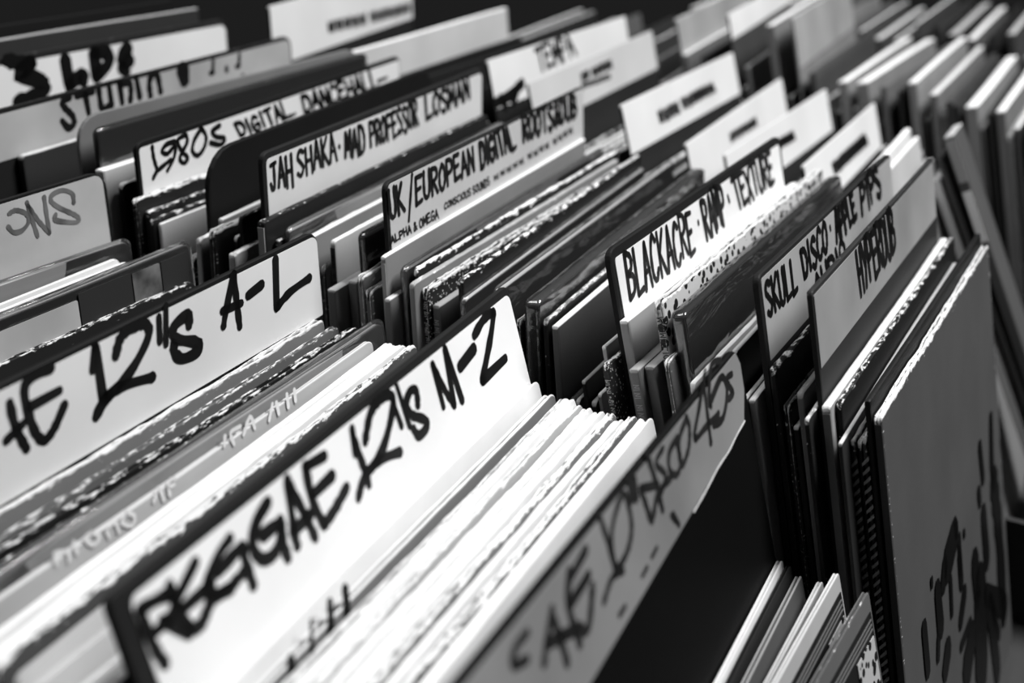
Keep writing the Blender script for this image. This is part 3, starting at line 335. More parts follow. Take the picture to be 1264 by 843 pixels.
ROWS = {
'A': [
('ons',(0.0,0.0958,0.0002),-0.0342,-0.0631,0.315,2.5,0.012,0.02,{'r':0.012,'D':1}),
('a02',(0.0,0.0815,-0.0416),-0.0622,-0.0639,0.312,2,0.22,0.5,{'plastic':1}),
('a03',(-0.012,0.0783,-0.0484),-0.035,-0.0639,0.312,2,0.75,0.9,{}),
('a03b',(-0.006,0.0752,-0.0513),-0.0241,-0.0639,0.312,2.5,0.7,0.95,{'worn':1}),
('a04',(0.0,0.0354,-0.0346),-0.0242,-0.0642,0.312,2.5,0.1,0.4,{'plastic':1,'insert':1}),
('a05',(-0.0025,0.0306,-0.0558),-0.0242,-0.0679,0.312,3,0.02,0.1,{'worn':2}),
('al',(0.0,-0.0541,-0.0104),0.0209,-0.0702,0.315,3,0.012,0.015,{'r':0.008,'D':1}),
('a07',(-0.0055,-0.0615,-0.0596),0.0209,-0.0819,0.312,3.5,0.2,0.9,{'worn':3}),
('a08',(0.0,-0.0676,-0.0631),0.0367,-0.0964,0.312,3,0.13,0.3,{'worn':2}),
('a09',(0.0,-0.0805,-0.0617),0.0179,-0.1217,0.312,3.5,0.012,0.02,{'worn':2}),
('a09b',(0.0,-0.0847,-0.0628),0.0212,-0.1301,0.312,2,0.015,0.05,{'worn':1}),
('a10',(0.0,-0.096,-0.0553),0.0374,-0.1631,0.312,3,0.2,0.35,{'plastic':1}),
('a11',(-0.016,-0.1002,-0.0598),0.0409,-0.1631,0.33,2.5,0.42,0.75,{'text':1}),
('a12',(-0.002,-0.1045,-0.0646),0.0593,-0.1656,0.34,3,0.8,0.95,{'worn':1}),
('a12b',(-0.0005,-0.1083,-0.0649),0.066,-0.1703,0.345,3,0.85,0.95,{'worn':1}),
('a12c',(0.0,-0.1117,-0.0642),0.066,-0.1791,0.345,2.5,0.8,0.95,{'worn':2}),
('a13',(0.0,-0.1181,-0.064),0.0569,-0.1956,0.312,3,0.07,0.2,{'worn':3}),
('fA32',(-0.002,-0.1235,-0.0685),0.0568,-0.2026,0.308,2.8,0.6,0.5,{'worn':0,'f':1}),
('fA33',(-0.0012,-0.129,-0.0731),0.0566,-0.2096,0.308,2.8,0.6,0.2,{'worn':0,'f':1}),
('fA34',(-0.0008,-0.1353,-0.0815),0.0565,-0.2165,0.308,2.8,0.75,0.1,{'worn':1,'f':1}),
('fA35',(-0.0003,-0.1393,-0.0787),0.0563,-0.2234,0.308,3.2,0.6,0.8,{'worn':3,'f':1}),
('fA36',(-0.0003,-0.1427,-0.0739),0.0562,-0.2303,0.308,2.4,0.75,0.8,{'worn':3,'f':1}),
('fA37',(-0.0015,-0.1473,-0.074),0.056,-0.2372,0.308,2.4,0.2,0.5,{'worn':1,'f':1}),
('fA38',(-0.0022,-0.1515,-0.0726),0.0559,-0.244,0.308,2.4,0.05,0.5,{'worn':0,'f':1}),
('mz',(0.0,-0.1712,-0.0191),0.0547,-0.298,0.3118,3.5,0.018,0.02,{'r':0.004,'D':1}),
('a14',(0.0,-0.191,-0.0673),0.0547,-0.2989,0.312,5,0.86,0.92,{}),
('a15',(0.0,-0.2007,-0.0722),0.046,-0.3004,0.312,4.5,0.17,0.95,{'worn':1,'bars':1}),
('a16',(0.0,-0.2098,-0.0731),0.0358,-0.2978,0.312,3.2,0.25,0.85,{'worn':2}),
('a17',(-0.001,-0.2136,-0.0723),0.0358,-0.2978,0.312,3.5,0.8,0.95,{'worn':2}),
('a18',(-0.0015,-0.2181,-0.0739),0.0358,-0.2978,0.312,3.2,0.4,0.92,{'worn':2}),
('a19',(0.0,-0.2228,-0.0752),0.0358,-0.2978,0.312,4,0.75,0.95,{'worn':3}),
('a20',(0.0,-0.2294,-0.0753),0.0336,-0.2972,0.312,5,0.8,0.95,{'worn':2}),
('a21',(0.0,-0.2357,-0.0741),0.0326,-0.2967,0.312,3.5,0.15,0.85,{'worn':3}),
('a22',(-0.0005,-0.2409,-0.0765),0.0326,-0.2968,0.312,4,0.8,0.95,{'worn':2}),
('a23',(0.0,-0.2477,-0.0739),0.0316,-0.2963,0.312,3.5,0.12,0.8,{'worn':3}),
('a24',(0.0,-0.255,-0.072),0.0308,-0.2959,0.312,6,0.85,0.93,{'worn':1}),
('ten',(0.0,-0.2955,-0.0242),0.01,-0.2861,0.315,3.5,0.005,0.05,{'r':0.012,'D':1}),
('l1',(0.0,-0.3318,-0.1338),0.01,-0.2864,0.312,3,0.8,0.9,{'low':1}),
('l2',(0.0,-0.3366,-0.1357),0.0076,-0.287,0.312,2.5,0.02,0.1,{'low':1,'pic':2}),
('l3',(0.0,-0.3421,-0.1392),0.0045,-0.288,0.312,3,0.1,0.4,{'low':1}),
('l4',(0.0,-0.3528,-0.1386),-0.0191,-0.2895,0.312,2.5,0.35,0.7,{'low':1}),
('l5',(0.0,-0.36,-0.1319),-0.0382,-0.2905,0.312,2.5,0.45,0.8,{'low':1,'pic':1}),
('l6',(0.0,-0.3754,-0.1382),-0.0703,-0.2907,0.312,3,0.13,0.3,{'low':1,'pic':1,'worn':1})],
'B': [
('b02',(0.03,0.335,0.04),-0.0532,-0.0395,0.3,4,0.008,0.02,{}),
('b01',(0.1,0.312,0.034),-0.0532,-0.0395,0.24,5,0.03,0.35,{}),
('lps',(0.0255,0.2853,0.0283),-0.0532,-0.0395,0.315,3,0.02,0.3,{'r':0.01,'D':1}),
('studio',(-0.0047,0.1884,0.0212),0.0401,-0.0395,0.345,3,0.015,0.3,{'r':0.01,'D':1}),
('b04',(0.0185,0.1825,-0.0084),0.0326,-0.0395,0.312,5,0.03,0.6,{'worn':1}),
('b05',(0.025,0.1393,0.0199),-0.0226,-0.0395,0.312,3,0.16,0.3,{'r':0.018,'D':1}),
('b06',(0.025,0.1229,0.0136),0.0116,-0.0368,0.312,4,0.015,0.05,{'plastic':1}),
('b08',(0.0175,0.1159,-0.0076),0.0118,-0.0378,0.312,7,0.5,0.9,{}),
('b09',(0.025,0.1069,-0.0162),0.0198,-0.0388,0.312,4,0.015,0.8,{'worn':2}),
('e80',(0.025,0.0934,0.0109),0.0533,-0.0389,0.3417,3,0.012,0.015,{'r':0.006,'D':1}),
('b10',(0.0155,0.0879,-0.0209),0.0113,-0.0389,0.312,4,0.015,0.8,{'worn':3}),
('b11',(0.02,0.0829,-0.0295),0.0113,-0.0389,0.312,4,0.015,0.2,{'worn':2}),
('b12',(0.0185,0.0785,-0.0335),0.0113,-0.0389,0.312,3,0.012,0.2,{'worn':2}),
('b13',(0.022,0.075,-0.036),0.0113,-0.0389,0.312,2.5,0.75,0.95,{}),
('fB35',(0.0282,0.0567,-0.0555),0.0411,-0.0242,0.308,2.8,0.015,0.1,{'worn':3,'f':1}),
('blank',(0.025,0.0398,0.013),0.0709,-0.0095,0.312,3.5,0.012,0.012,{'r':0.025,'D':1}),
('b14',(0.009,0.0349,-0.035),0.0709,-0.0095,0.312,4,0.25,0.5,{'worn':2}),
('b16',(0.025,0.0305,-0.0257),0.0709,-0.0095,0.312,3.5,0.25,0.9,{}),
('b17',(0.0105,0.0261,-0.0291),0.0709,-0.0095,0.312,4,0.012,0.7,{'worn':3}),
('fB37',(0.0259,0.0208,-0.0356),0.0625,-0.0182,0.308,2.4,0.03,0.8,{'worn':1,'f':1}),
('b18',(0.025,0.0159,-0.0219),0.054,-0.0268,0.312,3,0.012,0.2,{'worn':1}),
('b20b',(0.009,0.0107,-0.0389),0.054,-0.0268,0.312,5,0.5,0.8,{'worn':2}),
('jah',(0.025,-0.0001,0.0189),0.0495,-0.0263,0.3059,3.5,0.02,0.03,{'r':0.006,'D':1}),
('b20c',(0.025,-0.0052,-0.0246),0.0495,-0.0283,0.312,3,0.012,0.1,{'worn':2}),
('b20',(0.011,-0.0095,-0.0161),0.0495,-0.0318,0.312,5,0.012,0.05,{'worn':1,'spine':0.4}),
('b21',(0.0185,-0.0145,-0.0291),0.0495,-0.0338,0.312,3,0.02,0.15,{'worn':2}),
('b22',(0.025,-0.018,-0.0248),0.0495,-0.0362,0.312,3,0.2,0.4,{'plastic':1}),
('fB39',(0.0257,-0.0226,-0.0314),0.0483,-0.0398,0.308,3.2,0.03,0.5,{'worn':0,'f':1}),
('fB40',(0.0262,-0.0267,-0.0291),0.0472,-0.0435,0.308,3.2,0.015,0.8,{'worn':3,'f':1}),
('b23',(0.025,-0.0351,-0.0243),0.0449,-0.0508,0.312,3,0.2,0.75,{}),
('fB42',(0.0268,-0.0407,-0.043),0.0442,-0.0539,0.308,2.8,0.15,0.2,{'worn':3,'f':1}),
('fB43',(0.0251,-0.0452,-0.0388),0.0435,-0.0569,0.308,3.2,0.08,0.1,{'worn':1,'f':1}),
('b24',(0.025,-0.049,-0.0251),0.0427,-0.0599,0.312,3.5,0.5,0.8,{'worn':1,'spine':0.05}),
('b26',(0.013,-0.0559,-0.0492),0.0427,-0.0619,0.312,6,0.25,0.8,{}),
('b26b',(0.025,-0.0624,-0.0464),0.0427,-0.0632,0.312,6,0.22,0.7,{}),
('b25',(0.025,-0.0692,-0.0185),0.0413,-0.0687,0.312,4,0.03,0.15,{'plastic':1}),
('b27',(0.009,-0.0778,-0.0355),0.0396,-0.076,0.312,4,0.15,0.85,{'worn':3}),
('b28',(0.009,-0.083,-0.0428),0.0396,-0.076,0.312,4,0.1,0.9,{'worn':3}),
('uk',(0.025,-0.0828,0.015),0.0396,-0.076,0.3055,3,0.02,0.03,{'r':0.006,'D':1}),
('b29',(0.014,-0.0895,-0.0234),0.0396,-0.076,0.312,3,0.22,0.95,{'spine':0.3}),
('b31',(0.009,-0.0954,-0.0455),0.0319,-0.076,0.312,4,0.15,0.6,{}),
('b32',(0.0215,-0.0985,-0.0322),0.0308,-0.076,0.312,3,0.16,0.3,{'plastic':1}),
('b33',(0.025,-0.104,-0.0311),0.01,-0.0791,0.312,2.5,0.012,0.1,{'worn':3}),
('b34',(0.014,-0.108,-0.0355),0.01,-0.0796,0.312,3.5,0.2,0.4,{'worn':1}),
('b35',(0.0205,-0.1128,-0.04),0.01,-0.0803,0.312,4,0.012,0.05,{'worn':3,'marks':1}),
('b36',(0.023,-0.1188,-0.0493),0.01,-0.0816,0.312,5,0.1,0.4,{}),
('b37',(0.025,-0.1325,-0.0317),0.043,-0.0832,0.312,3.5,0.012,0.3,{'worn':2}),
('b38',(0.0195,-0.1377,-0.0412),0.0447,-0.0851,0.312,3,0.06,0.7,{'plastic':1}),
('b39',(0.025,-0.155,-0.0342),0.0339,-0.0871,0.312,3.5,0.05,0.55,{'plastic':1}),
('b40',(0.025,-0.1689,-0.0478),0.0329,-0.0892,0.312,3,0.03,0.3,{'worn':3}),
('b41',(0.025,-0.1766,-0.0367),0.0324,-0.0904,0.312,8,0.035,0.3,{'plastic':1}),
('b42',(0.025,-0.1847,-0.0439),0.0255,-0.1092,0.312,3,0.012,0.4,{'worn':2}),
('b43',(0.025,-0.1906,-0.0469),0.0303,-0.123,0.312,4,0.1,0.95,{}),
('fB49',(0.0284,-0.2013,-0.0888),0.02,-0.1541,0.308,3.2,0.2,0.8,{'worn':2,'f':1}),
('fB50',(0.0251,-0.2064,-0.0869),0.0097,-0.1849,0.308,2.4,0.15,0.8,{'worn':1,'f':1}),
('b44',(0.025,-0.2091,-0.0746),-0.0006,-0.2153,0.312,2.5,0.012,0.5,{}),
('fB51',(0.0253,-0.2157,-0.0855),-0.0049,-0.2281,0.308,3.2,0.012,0.5,{'worn':1,'f':1}),
('fB52',(0.0256,-0.2187,-0.0806),-0.0092,-0.2408,0.308,2.4,0.2,0.8,{'worn':0,'f':1}),
('b45',(0.025,-0.2192,-0.0522),-0.0179,-0.2661,0.312,2.5,0.4,0.85,{}),
('b46',(0.009,-0.2266,-0.0544),-0.0277,-0.2629,0.312,4,0.02,0.2,{'worn':2,'marks':1}),
('blk',(0.025,-0.2162,0.0006),-0.0277,-0.2629,0.3015,3.5,0.015,0.02,{'r':0.008,'D':1}),
('b47',(0.021,-0.2306,-0.0334),-0.0277,-0.2629,0.312,5.5,0.3,0.92,{}),
('b48',(0.009,-0.2424,-0.0534),-0.0276,-0.2631,0.312,6,0.15,0.4,{}),
('b49',(0.0145,-0.2489,-0.0527),-0.0276,-0.2633,0.312,6,0.13,0.4,{}),
('b50',(0.025,-0.2466,-0.0211),-0.0276,-0.2635,0.312,5,0.35,0.5,{'worn':3,'spots':1,'spinetext':1}),
('b51',(0.0125,-0.2582,-0.0469),-0.0276,-0.2636,0.312,3,0.1,0.8,{'worn':3}),
('b52',(0.025,-0.2584,-0.0263),-0.0276,-0.2636,0.312,7,0.015,0.12,{'plastic':1}),
('b53',(0.015,-0.2722,-0.0566),-0.0276,-0.2636,0.312,3,0.7,0.95,{'worn':1}),
('b54',(0.025,-0.2894,-0.038),-0.0247,-0.2446,0.312,3,0.02,0.9,{}),
('b55',(0.009,-0.3002,-0.0579),-0.0171,-0.2446,0.312,2.5,0.1,0.85,{'worn':1}),
('b56',(0.014,-0.3038,-0.0575),-0.0171,-0.2446,0.312,3.5,0.25,0.8,{}),
('skull',(0.025,-0.2948,0.0025),-0.0315,-0.2399,0.2889,3.5,0.02,0.04,{'r':0.006,'D':1}),
('b57',(0.023,-0.31,-0.0429),-0.0315,-0.2399,0.312,3.5,0.01,0.25,{'worn':2}),
('b58',(0.025,-0.3188,-0.0615),-0.0315,-0.2399,0.312,3.5,0.02,0.85,{'worn':3}),
('b59',(0.025,-0.3252,-0.0717),-0.0315,-0.2399,0.312,3,0.012,0.7,{}),
('b60',(0.025,-0.3246,-0.0529),-0.0315,-0.2399,0.312,3.5,0.15,0.4,{'worn':1}),
('b61',(0.009,-0.3327,-0.0587),-0.0276,-0.2342,0.312,2.5,0.02,0.6,{'worn':2}),
('hyper',(0.025,-0.3221,0.0002),-0.0276,-0.2342,0.3002,3,0.03,0.3,{'r':0.003,'D':1}),
('b62',(0.018,-0.3395,-0.0541),-0.0276,-0.2342,0.312,4.5,0.35,0.95,{'worn':1,'spine':0.18}),
('b63',(0.025,-0.344,-0.0543),-0.0276,-0.2341,0.312,3,0.01,0.05,{'worn':2}),
('b64a',(0.009,-0.3503,-0.067),-0.0276,-0.2341,0.312,2,0.03,0.7,{}),
('b64',(0.0225,-0.3538,-0.0705),-0.0276,-0.2341,0.312,2,0.05,0.6,{'worn':3,'seam':1}),
('b65',(0.025,-0.357,-0.0725),-0.0276,-0.2341,0.312,2,0.03,0.7,{'worn':2}),
('b66',(0.025,-0.3588,-0.0688),-0.0294,-0.2341,0.312,2,0.05,0.7,{'worn':3,'seam':1}),
('b67',(0.025,-0.3573,-0.0492),-0.0382,-0.2341,0.312,3,0.008,0.1,{}),
('right',(0.025,-0.3635,-0.0567),-0.0374,-0.237,0.312,4,0.085,0.85,{'worn':3,'splat':1,'spine':0.05})],
'C': [
('c0',(0.37,0.2451,0.0368),0.126,-0.0527,0.312,2,0.02,0.5,{'r':0.002,'card':1,'D':1}),
('c0s',(0.37,0.1629,0.0072),0.019,-0.1266,0.312,6,0.5,0.95,{}),
('c0t',(0.37,0.145,-0.02),0.0146,-0.1426,0.312,4,0.012,0.02,{}),
('c0u',(0.37,0.1,-0.01),0.0033,-0.1831,0.312,5,0.012,0.03,{}),
('c0v',(0.37,0.06,-0.02),-0.0067,-0.2191,0.312,5,0.012,0.04,{}),
('c1',(0.37,0.0307,0.0156),-0.0141,-0.2455,0.2943,2,0.02,0.5,{'r':0.002,'card':1,'D':1}),
('c2',(0.37,-0.0065,0.0019),0.0281,-0.2555,0.3091,2,0.02,0.5,{'r':0.002,'card':1,'D':1}),
('fC26',(0.372,-0.0318,-0.0634),0.0238,-0.26,0.308,5,0.012,0.1,{'worn':2,'f':1}),
('fC27',(0.3708,-0.0397,-0.0624),0.0194,-0.2645,0.308,6,0.03,0.8,{'worn':1,'f':1}),
('fC28',(0.3737,-0.0479,-0.0622),0.015,-0.2689,0.308,6,0.15,0.5,{'worn':3,'f':1}),
('fC29',(0.3725,-0.0561,-0.0624),0.0107,-0.2734,0.308,5,0.03,0.1,{'worn':2,'f':1}),
('fC31',(0.3731,-0.0704,-0.055),0.0019,-0.2823,0.308,5,0.015,0.8,{'worn':2,'f':1}),
('fC32',(0.3732,-0.0803,-0.0607),-0.0024,-0.2868,0.308,7,0.03,0.2,{'worn':0,'f':1}),
('fC34',(0.372,-0.095,-0.0551),-0.0112,-0.2956,0.308,5,0.015,0.5,{'worn':0,'f':1}),
('c3',(0.37,-0.0876,-0.0048),-0.0156,-0.3,0.281,2,0.02,0.6,{'r':0.002,'card':1,'D':1}),
('fC35',(0.3723,-0.1139,-0.0583),-0.0085,-0.3,0.308,7,0.03,0.5,{'worn':2,'f':1}),
('fC36',(0.371,-0.1247,-0.062),-0.0014,-0.3,0.308,5,0.15,0.2,{'worn':2,'f':1}),
('fC37',(0.3703,-0.1325,-0.0556),0.0057,-0.3,0.308,7,0.08,0.5,{'worn':0,'f':1}),
('c4',(0.37,-0.1432,-0.0275),0.0199,-0.3,0.3017,2,0.02,0.6,{'r':0.002,'card':1,'D':1}),
('c5',(0.37,-0.1748,-0.031),-0.026,-0.3,0.2965,2,0.02,0.6,{'r':0.002,'card':1,'D':1}),
('fC42',(0.3735,-0.1996,-0.0829),-0.0225,-0.3,0.308,6,0.03,0.2,{'worn':1,'f':1}),
('fC43',(0.3728,-0.2067,-0.0779),-0.019,-0.3,0.308,6,0.015,0.5,{'worn':1,'f':1}),
('fC47',(0.3716,-0.2418,-0.0787),-0.0049,-0.3,0.308,7,0.012,0.5,{'worn':3,'f':1}),
('c6',(0.37,-0.2355,-0.0303),-0.0014,-0.3,0.2596,2,0.02,0.6,{'r':0.002,'card':1,'D':1}),
('fC50',(0.3707,-0.2762,-0.0792),-0.0014,-0.3,0.308,6,0.15,0.1,{'worn':3,'f':1}),
('fC51',(0.373,-0.2868,-0.0859),-0.0014,-0.3,0.308,5,0.2,0.1,{'worn':3,'f':1}),
('c7s',(0.37,-0.2792,-0.0338),-0.0014,-0.3,0.19,5,0.6,0.95,{}),
('c8s',(0.37,-0.2891,-0.0371),-0.0014,-0.3,0.18,4,0.5,0.9,{}),
('fC52',(0.3726,-0.3136,-0.0775),-0.0007,-0.3915,0.308,7,0.2,0.1,{'worn':3,'f':1}),
('t1',(0.5,-0.316,-0.0589),0.0,-0.4766,0.07,7,0.6,0.6,{}),
('t2',(0.5,-0.3159,-0.0408),0.0,-0.4889,0.06,5,0.06,0.3,{}),
('t3',(0.5,-0.3201,-0.0219),0.0,-0.4724,0.05,8,0.08,0.5,{'sticker':1})],
'D': [
('g00',(0.7,0.2,-0.0385),0.0612,-0.26,0.312,8,0.1,0.8,{}),
('g01',(0.7,0.184,-0.0391),0.0612,-0.26,0.312,8,0.02,0.5,{}),
('g02',(0.7,0.168,-0.0569),0.0612,-0.26,0.312,4,0.02,0.3,{}),
('g03',(0.7,0.152,-0.0453),0.0612,-0.26,0.312,6,0.03,0.5,{}),
('g04',(0.7,0.136,-0.0403),0.0612,-0.26,0.312,8,0.03,0.1,{}),
('g05',(0.7,0.12,-0.0353),0.0612,-0.26,0.312,6,0.1,0.3,{}),
('g06',(0.7,0.104,-0.0563),0.0612,-0.26,0.312,6,0.03,0.1,{}),
('g07',(0.7,0.088,-0.0564),0.0612,-0.26,0.312,8,0.3,0.3,{}),
('g08',(0.7,0.072,-0.0341),0.0612,-0.26,0.312,4,0.03,0.3,{}),
('fD9',(0.7006,0.0629,-0.0471),0.0612,-0.26,0.308,3.5,0.015,0.2,{'worn':3,'f':1}),
('g09',(0.7,0.056,-0.0515),0.0612,-0.26,0.312,4,0.03,0.8,{}),
('g10',(0.7,0.04,-0.0346),0.0612,-0.26,0.312,4,0.03,0.3,{}),
('g11',(0.7,0.024,-0.0519),0.0612,-0.26,0.312,8,0.03,0.5,{}),
('g12',(0.7,0.008,-0.0347),0.0612,-0.26,0.312,6,0.3,0.3,{}),
('g13',(0.7,-0.008,-0.0519),0.0612,-0.26,0.312,6,0.02,0.8,{}),
('fD14',(0.7023,-0.0145,-0.0527),0.061,-0.2596,0.308,3.5,0.012,0.1,{'worn':2,'f':1}),
('fD15',(0.7004,-0.0199,-0.0498),0.0608,-0.2592,0.308,4,0.012,0.1,{'worn':0,'f':1}),
('dcarda',(0.7,-0.0159,0.0125),0.0604,-0.2584,0.312,2,0.1,0.6,{'r':0.002,'D':1}),
('d00',(0.7,-0.0294,-0.0206),0.0604,-0.2585,0.312,6,0.15,0.8,{}),
('d01',(0.7,-0.049,-0.0212),0.0653,-0.26,0.312,5,0.03,0.1,{}),
('dcardb',(0.7,-0.0696,0.0229),0.0678,-0.26,0.312,2,0.05,0.6,{'r':0.002,'D':1}),
('fD23',(0.7024,-0.0946,-0.047),0.0626,-0.26,0.308,3.5,0.08,0.8,{'worn':0,'f':1}),
('d02',(0.7,-0.0953,-0.0254),0.0574,-0.26,0.312,5,0.15,0.4,{}),
('d03',(0.7,-0.1132,0.0181),0.0501,-0.26,0.312,8,0.18,0.9,{}),
('fD27',(0.7034,-0.1374,-0.0514),0.048,-0.26,0.308,4,0.015,0.1,{'worn':1,'f':1}),
('fD28',(0.7008,-0.1427,-0.0495),0.0459,-0.26,0.308,4,0.08,0.5,{'worn':0,'f':1}),
('dcardc',(0.7,-0.134,0.0266),0.0416,-0.26,0.312,2,0.2,0.6,{'r':0.002,'D':1}),
('d04',(0.7,-0.1607,-0.0237),0.0113,-0.26,0.312,6,0.05,0.3,{}),
('fD31',(0.7004,-0.1754,-0.051),0.0026,-0.26,0.308,4,0.08,0.5,{'worn':1,'f':1}),
('fD32',(0.7033,-0.1841,-0.0556),-0.0062,-0.26,0.308,3.5,0.2,0.2,{'worn':1,'f':1}),
('fD33',(0.7007,-0.192,-0.0573),-0.0149,-0.26,0.308,4,0.012,0.5,{'worn':0,'f':1}),
('d05',(0.7,-0.1916,-0.0277),-0.0236,-0.26,0.312,9,0.22,0.95,{}),
('fD34',(0.7011,-0.2075,-0.0518),-0.0342,-0.26,0.308,4,0.2,0.5,{'worn':0,'f':1}),
('d06',(0.7,-0.2102,-0.0261),-0.0447,-0.26,0.312,11,0.2,0.95,{}),
('fD35',(0.701,-0.2304,-0.0646),-0.0523,-0.26,0.308,4,0.15,0.2,{'worn':0,'f':1}),
('d07',(0.7,-0.2306,-0.0282),-0.06,-0.26,0.312,6,0.12,0.3,{}),
('d08',(0.7,-0.2463,-0.0301),-0.0305,-0.26,0.312,4,0.02,0.1,{}),
('d09',(0.7,-0.2568,-0.0202),-0.0105,-0.26,0.312,8,0.22,0.95,{}),
('fD36',(0.7032,-0.2751,-0.0539),-0.0105,-0.26,0.308,4,0.03,0.2,{'worn':2,'f':1}),
('d10',(0.7,-0.2778,-0.029),-0.0105,-0.26,0.312,7,0.15,0.75,{}),
('fD37',(0.7031,-0.2894,-0.0462),-0.0105,-0.26,0.308,4,0.15,0.2,{'worn':3,'f':1}),
('d11',(0.7,-0.2934,-0.0346),-0.0105,-0.26,0.312,6,0.05,0.2,{}),
('d12',(0.7,-0.3002,-0.0369),-0.0105,-0.26,0.312,5,0.03,0.1,{}),
('d13',(0.7,-0.3137,-0.0357),-0.0105,-0.26,0.312,11,0.22,0.97,{}),
('fD38',(0.7035,-0.3271,-0.0551),-0.0105,-0.26,0.308,4,0.15,0.8,{'worn':0,'f':1}),
('d14',(0.7,-0.3313,-0.0402),-0.0105,-0.26,0.312,5,0.02,0.1,{}),
('d15',(0.7,-0.3401,-0.0367),-0.0105,-0.26,0.312,8,0.15,0.9,{}),
('fD39',(0.7007,-0.3526,-0.0585),-0.0105,-0.26,0.308,4,0.15,0.8,{'worn':3,'f':1}),
('fD40',(0.7009,-0.3572,-0.0504),-0.0105,-0.26,0.308,4,0.08,0.8,{'worn':0,'f':1}),
('h0',(0.7,-0.372,-0.03),-0.0105,-0.26,0.312,7,0.05,0.3,{}),
('h1',(0.7,-0.39,-0.03),-0.0105,-0.26,0.312,8,0.3,0.9,{})],
'E': [
('i00',(1.05,0.1,-0.0449),0.0,-0.26,0.312,4,0.4,0.8,{}),
('i01',(1.05,0.0785,-0.0247),0.0,-0.26,0.312,9,0.1,0.95,{}),
('i02',(1.05,0.057,-0.0244),0.0,-0.26,0.312,7,0.2,0.95,{}),
('i03',(1.05,0.0355,-0.0166),0.0,-0.26,0.312,4,0.1,0.3,{}),
('i04',(1.05,0.014,-0.0294),0.0,-0.26,0.312,9,0.2,0.3,{}),
('i05',(1.05,-0.0075,-0.0285),0.0,-0.26,0.312,11,0.1,0.95,{}),
('i06',(1.05,-0.029,-0.0244),0.0,-0.26,0.312,4,0.2,0.3,{}),
('i07',(1.05,-0.0505,-0.0173),0.0,-0.26,0.312,7,0.02,0.5,{}),
('i08',(1.05,-0.072,-0.0184),0.0,-0.26,0.312,11,0.1,0.8,{}),
('i09',(1.05,-0.0935,-0.0281),0.0,-0.26,0.312,9,0.2,0.3,{}),
('i10',(1.05,-0.115,-0.0331),0.0,-0.26,0.312,9,0.1,0.3,{}),
('i11',(1.05,-0.1365,-0.0306),0.0,-0.26,0.312,4,0.05,0.8,{}),
('i12',(1.05,-0.158,-0.0382),0.0,-0.26,0.312,9,0.05,0.8,{}),
('i13',(1.05,-0.1795,-0.0372),0.0,-0.26,0.312,4,0.1,0.8,{}),
('i14',(1.05,-0.201,-0.0151),0.0,-0.26,0.312,4,0.05,0.8,{}),
('i15',(1.05,-0.2225,-0.0154),0.0,-0.26,0.312,7,0.02,0.3,{}),
('i16',(1.05,-0.244,-0.0233),0.0,-0.26,0.312,11,0.02,0.5,{}),
('i17',(1.05,-0.2655,-0.0262),0.0,-0.26,0.312,9,0.1,0.95,{}),
('i18',(1.05,-0.287,-0.0214),0.0,-0.26,0.312,7,0.02,0.3,{}),
('i19',(1.05,-0.3085,-0.0156),0.0,-0.26,0.312,9,0.05,0.5,{}),
('i20',(1.05,-0.33,-0.0416),0.0,-0.26,0.312,7,0.2,0.3,{}),
('i21',(1.05,-0.3515,-0.02),0.0,-0.26,0.312,9,0.05,0.3,{}),
('i22',(1.05,-0.373,-0.0175),0.0,-0.26,0.312,9,0.05,0.95,{}),
('i23',(1.05,-0.3945,-0.0163),0.0,-0.26,0.312,7,0.4,0.95,{})]}
NAMES = {'ons': 'worn pale divider hand-lettered ONS in grey marker at the left', 'al': "white divider hand-lettered 12''S A-L in thick black marker", 'mz': "black-framed white divider hand-lettered REGGAE 12''s M-Z in the foreground", 'ten': "grey taped divider hand-lettered 10'' DISCO 45s with a torn lower corner", 'lps': 'blurred white divider hand-lettered LPS in very thick marker at upper left', 'studio': 'grey divider with the word STUDIO and small musical notes', 'b05': 'plain dark grey unlettered divider with a rounded corner behind the 1980S divider', 'e80': 'white divider lettered 1980S DIGITAL DANCEHALL', 'blank': 'plain black unlettered divider with a rounded corner', 'jah': 'black-edged white divider with narrow capitals, in front of the plain black divider', 'uk': 'pale divider lettered UK / EUROPEAN with a line of small writing underneath', 'blk': 'black-framed white divider with spiky capitals ending in TEXTURE', 'skull': 'grey divider with two lines of black capitals, including DISCO and PIPS', 'hyper': 'scratched grey divider with one short black word, nearest in the second row', 'c0': 'white card divider cut off by the top edge of the photo', 'c1': 'white card divider lettered in a few blurred capitals, with scribble at its lower left', 'c2': 'pale grey card divider with two short lines of print', 'c3': 'white card divider with two blurred words in its middle', 'c4': 'tilted white card divider with one small blurred word, left side unobstructed', 'c5': 'tilted white card divider partly behind the right corner of the black-framed divider', 'c6': 'nearest white card divider, with one long blurred word rising to the right', 'dcarda': 'grey card divider at the back of the fourth row', 'dcardb': 'pale card divider in the fourth row at the top edge of the photo', 'dcardc': 'grey card divider in the fourth row, nearest of its row'}
_U = 'zeroth first second third fourth fifth sixth seventh eighth ninth tenth eleventh twelfth thirteenth fourteenth fifteenth sixteenth seventeenth eighteenth nineteenth'.split()
ORD = _U + [a+('tieth' if b == 0 else 'ty-'+_U[b]) for a in ('twen', 'thir', 'for', 'fif', 'six', 'seven', 'eigh', 'nine') for b in range(10)]
def shade(t): return 'black' if t < .025 else 'dark grey' if t < .1 else 'grey' if t < .3 else 'pale grey' if t < .6 else 'white'
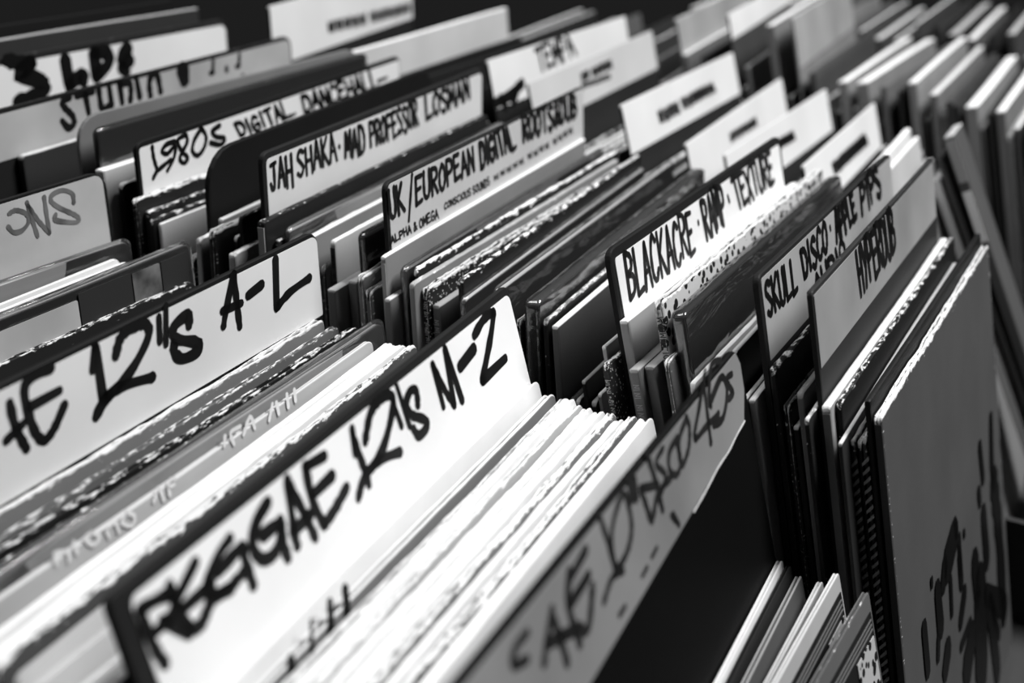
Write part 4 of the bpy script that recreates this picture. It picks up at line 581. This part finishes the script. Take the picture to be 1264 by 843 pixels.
SPECIAL = {'right': 'grey record sleeve with black splattered artwork on its face, nearest in its row', 'b50': 'record sleeve with leopard-spotted face and printed spine in the second row', 'a15': 'record sleeve with a grey face crossed by black bars, in front of the M-Z divider', 'a11': 'pale record sleeve with faint white capitals between the A-L and M-Z dividers', 'a04': 'clear plastic record sleeve with a pale card insert behind the A-L divider', 'l1': 'small white record sleeve at the bottom, leaning on the DISCO 45s divider', 'l2': 'small black record sleeve with a pale grid of squares', 'l5': 'small pale record sleeve with a dark ruled picture', 'l6': 'small dark grey record sleeve with a ruled picture, nearest at the bottom'}
for col, rows in ROWS.items():
    ref = None; cnt = 0
    for row in rows:
        rng = random.Random(row[0]); o = row[8]
        if o.get('D'):
            ob = divider(row, col, rng); ob['category'] = 'divider'; ob['label'] = NAMES[row[0]]; ob['group'] = 'lettered dividers between the records'
            ref = {'t': '', 'ons': 'ONS divider', 'al': 'A-L divider', 'mz': 'M-Z divider', 'ten': 'DISCO 45s divider', 'lps': 'LPS divider', 'studio': 'STUDIO divider', 'b05': 'dark unlettered divider', 'e80': '1980S divider', 'blank': 'plain black divider', 'jah': 'narrow-capitals divider', 'uk': 'UK / EUROPEAN divider', 'blk': 'TEXTURE divider', 'skull': 'DISCO and PIPS divider', 'hyper': 'scratched grey divider', 'c0': 'topmost white card', 'c1': 'scribbled white card', 'c2': 'two-line card', 'c3': 'two-word white card', 'c4': 'fourth-from-back white card', 'c5': 'card behind the TEXTURE divider', 'c6': 'nearest white card', 'dcarda': 'far grey card', 'dcardb': 'far pale card', 'dcardc': 'nearest far card'}.get(row[0], ref) or ref; cnt = 0
        else:
            ob = sleeve(row, col, rng); cnt += 1; ob['category'] = 'record'
            wd = {0: '', 1: 'scuffed ', 2: 'worn ', 3: 'frayed '}[o.get('worn', 0)]
            nm = shade(row[6]) + ' record sleeve' + (' in clear plastic' if o.get('plastic') else '')
            where = ('%s in front of the %s' % (ORD[cnt], ref)) if ref else {'A': '%s from the back of the nearest row', 'B': '%s from the back of the second row', 'C': '%s from the back of the third row', 'D': '%s from the back of the fourth row', 'E': '%s from the back of the farthest row'}[col] % ORD[cnt]
            ob['label'] = SPECIAL.get(row[0]) or wd + nm + ', ' + where
            ob['group'] = {'A': 'records in the nearest row', 'B': 'records in the second row', 'C': 'records in the third row', 'D': 'records in the fourth row', 'E': 'records in the farthest row'}[col]
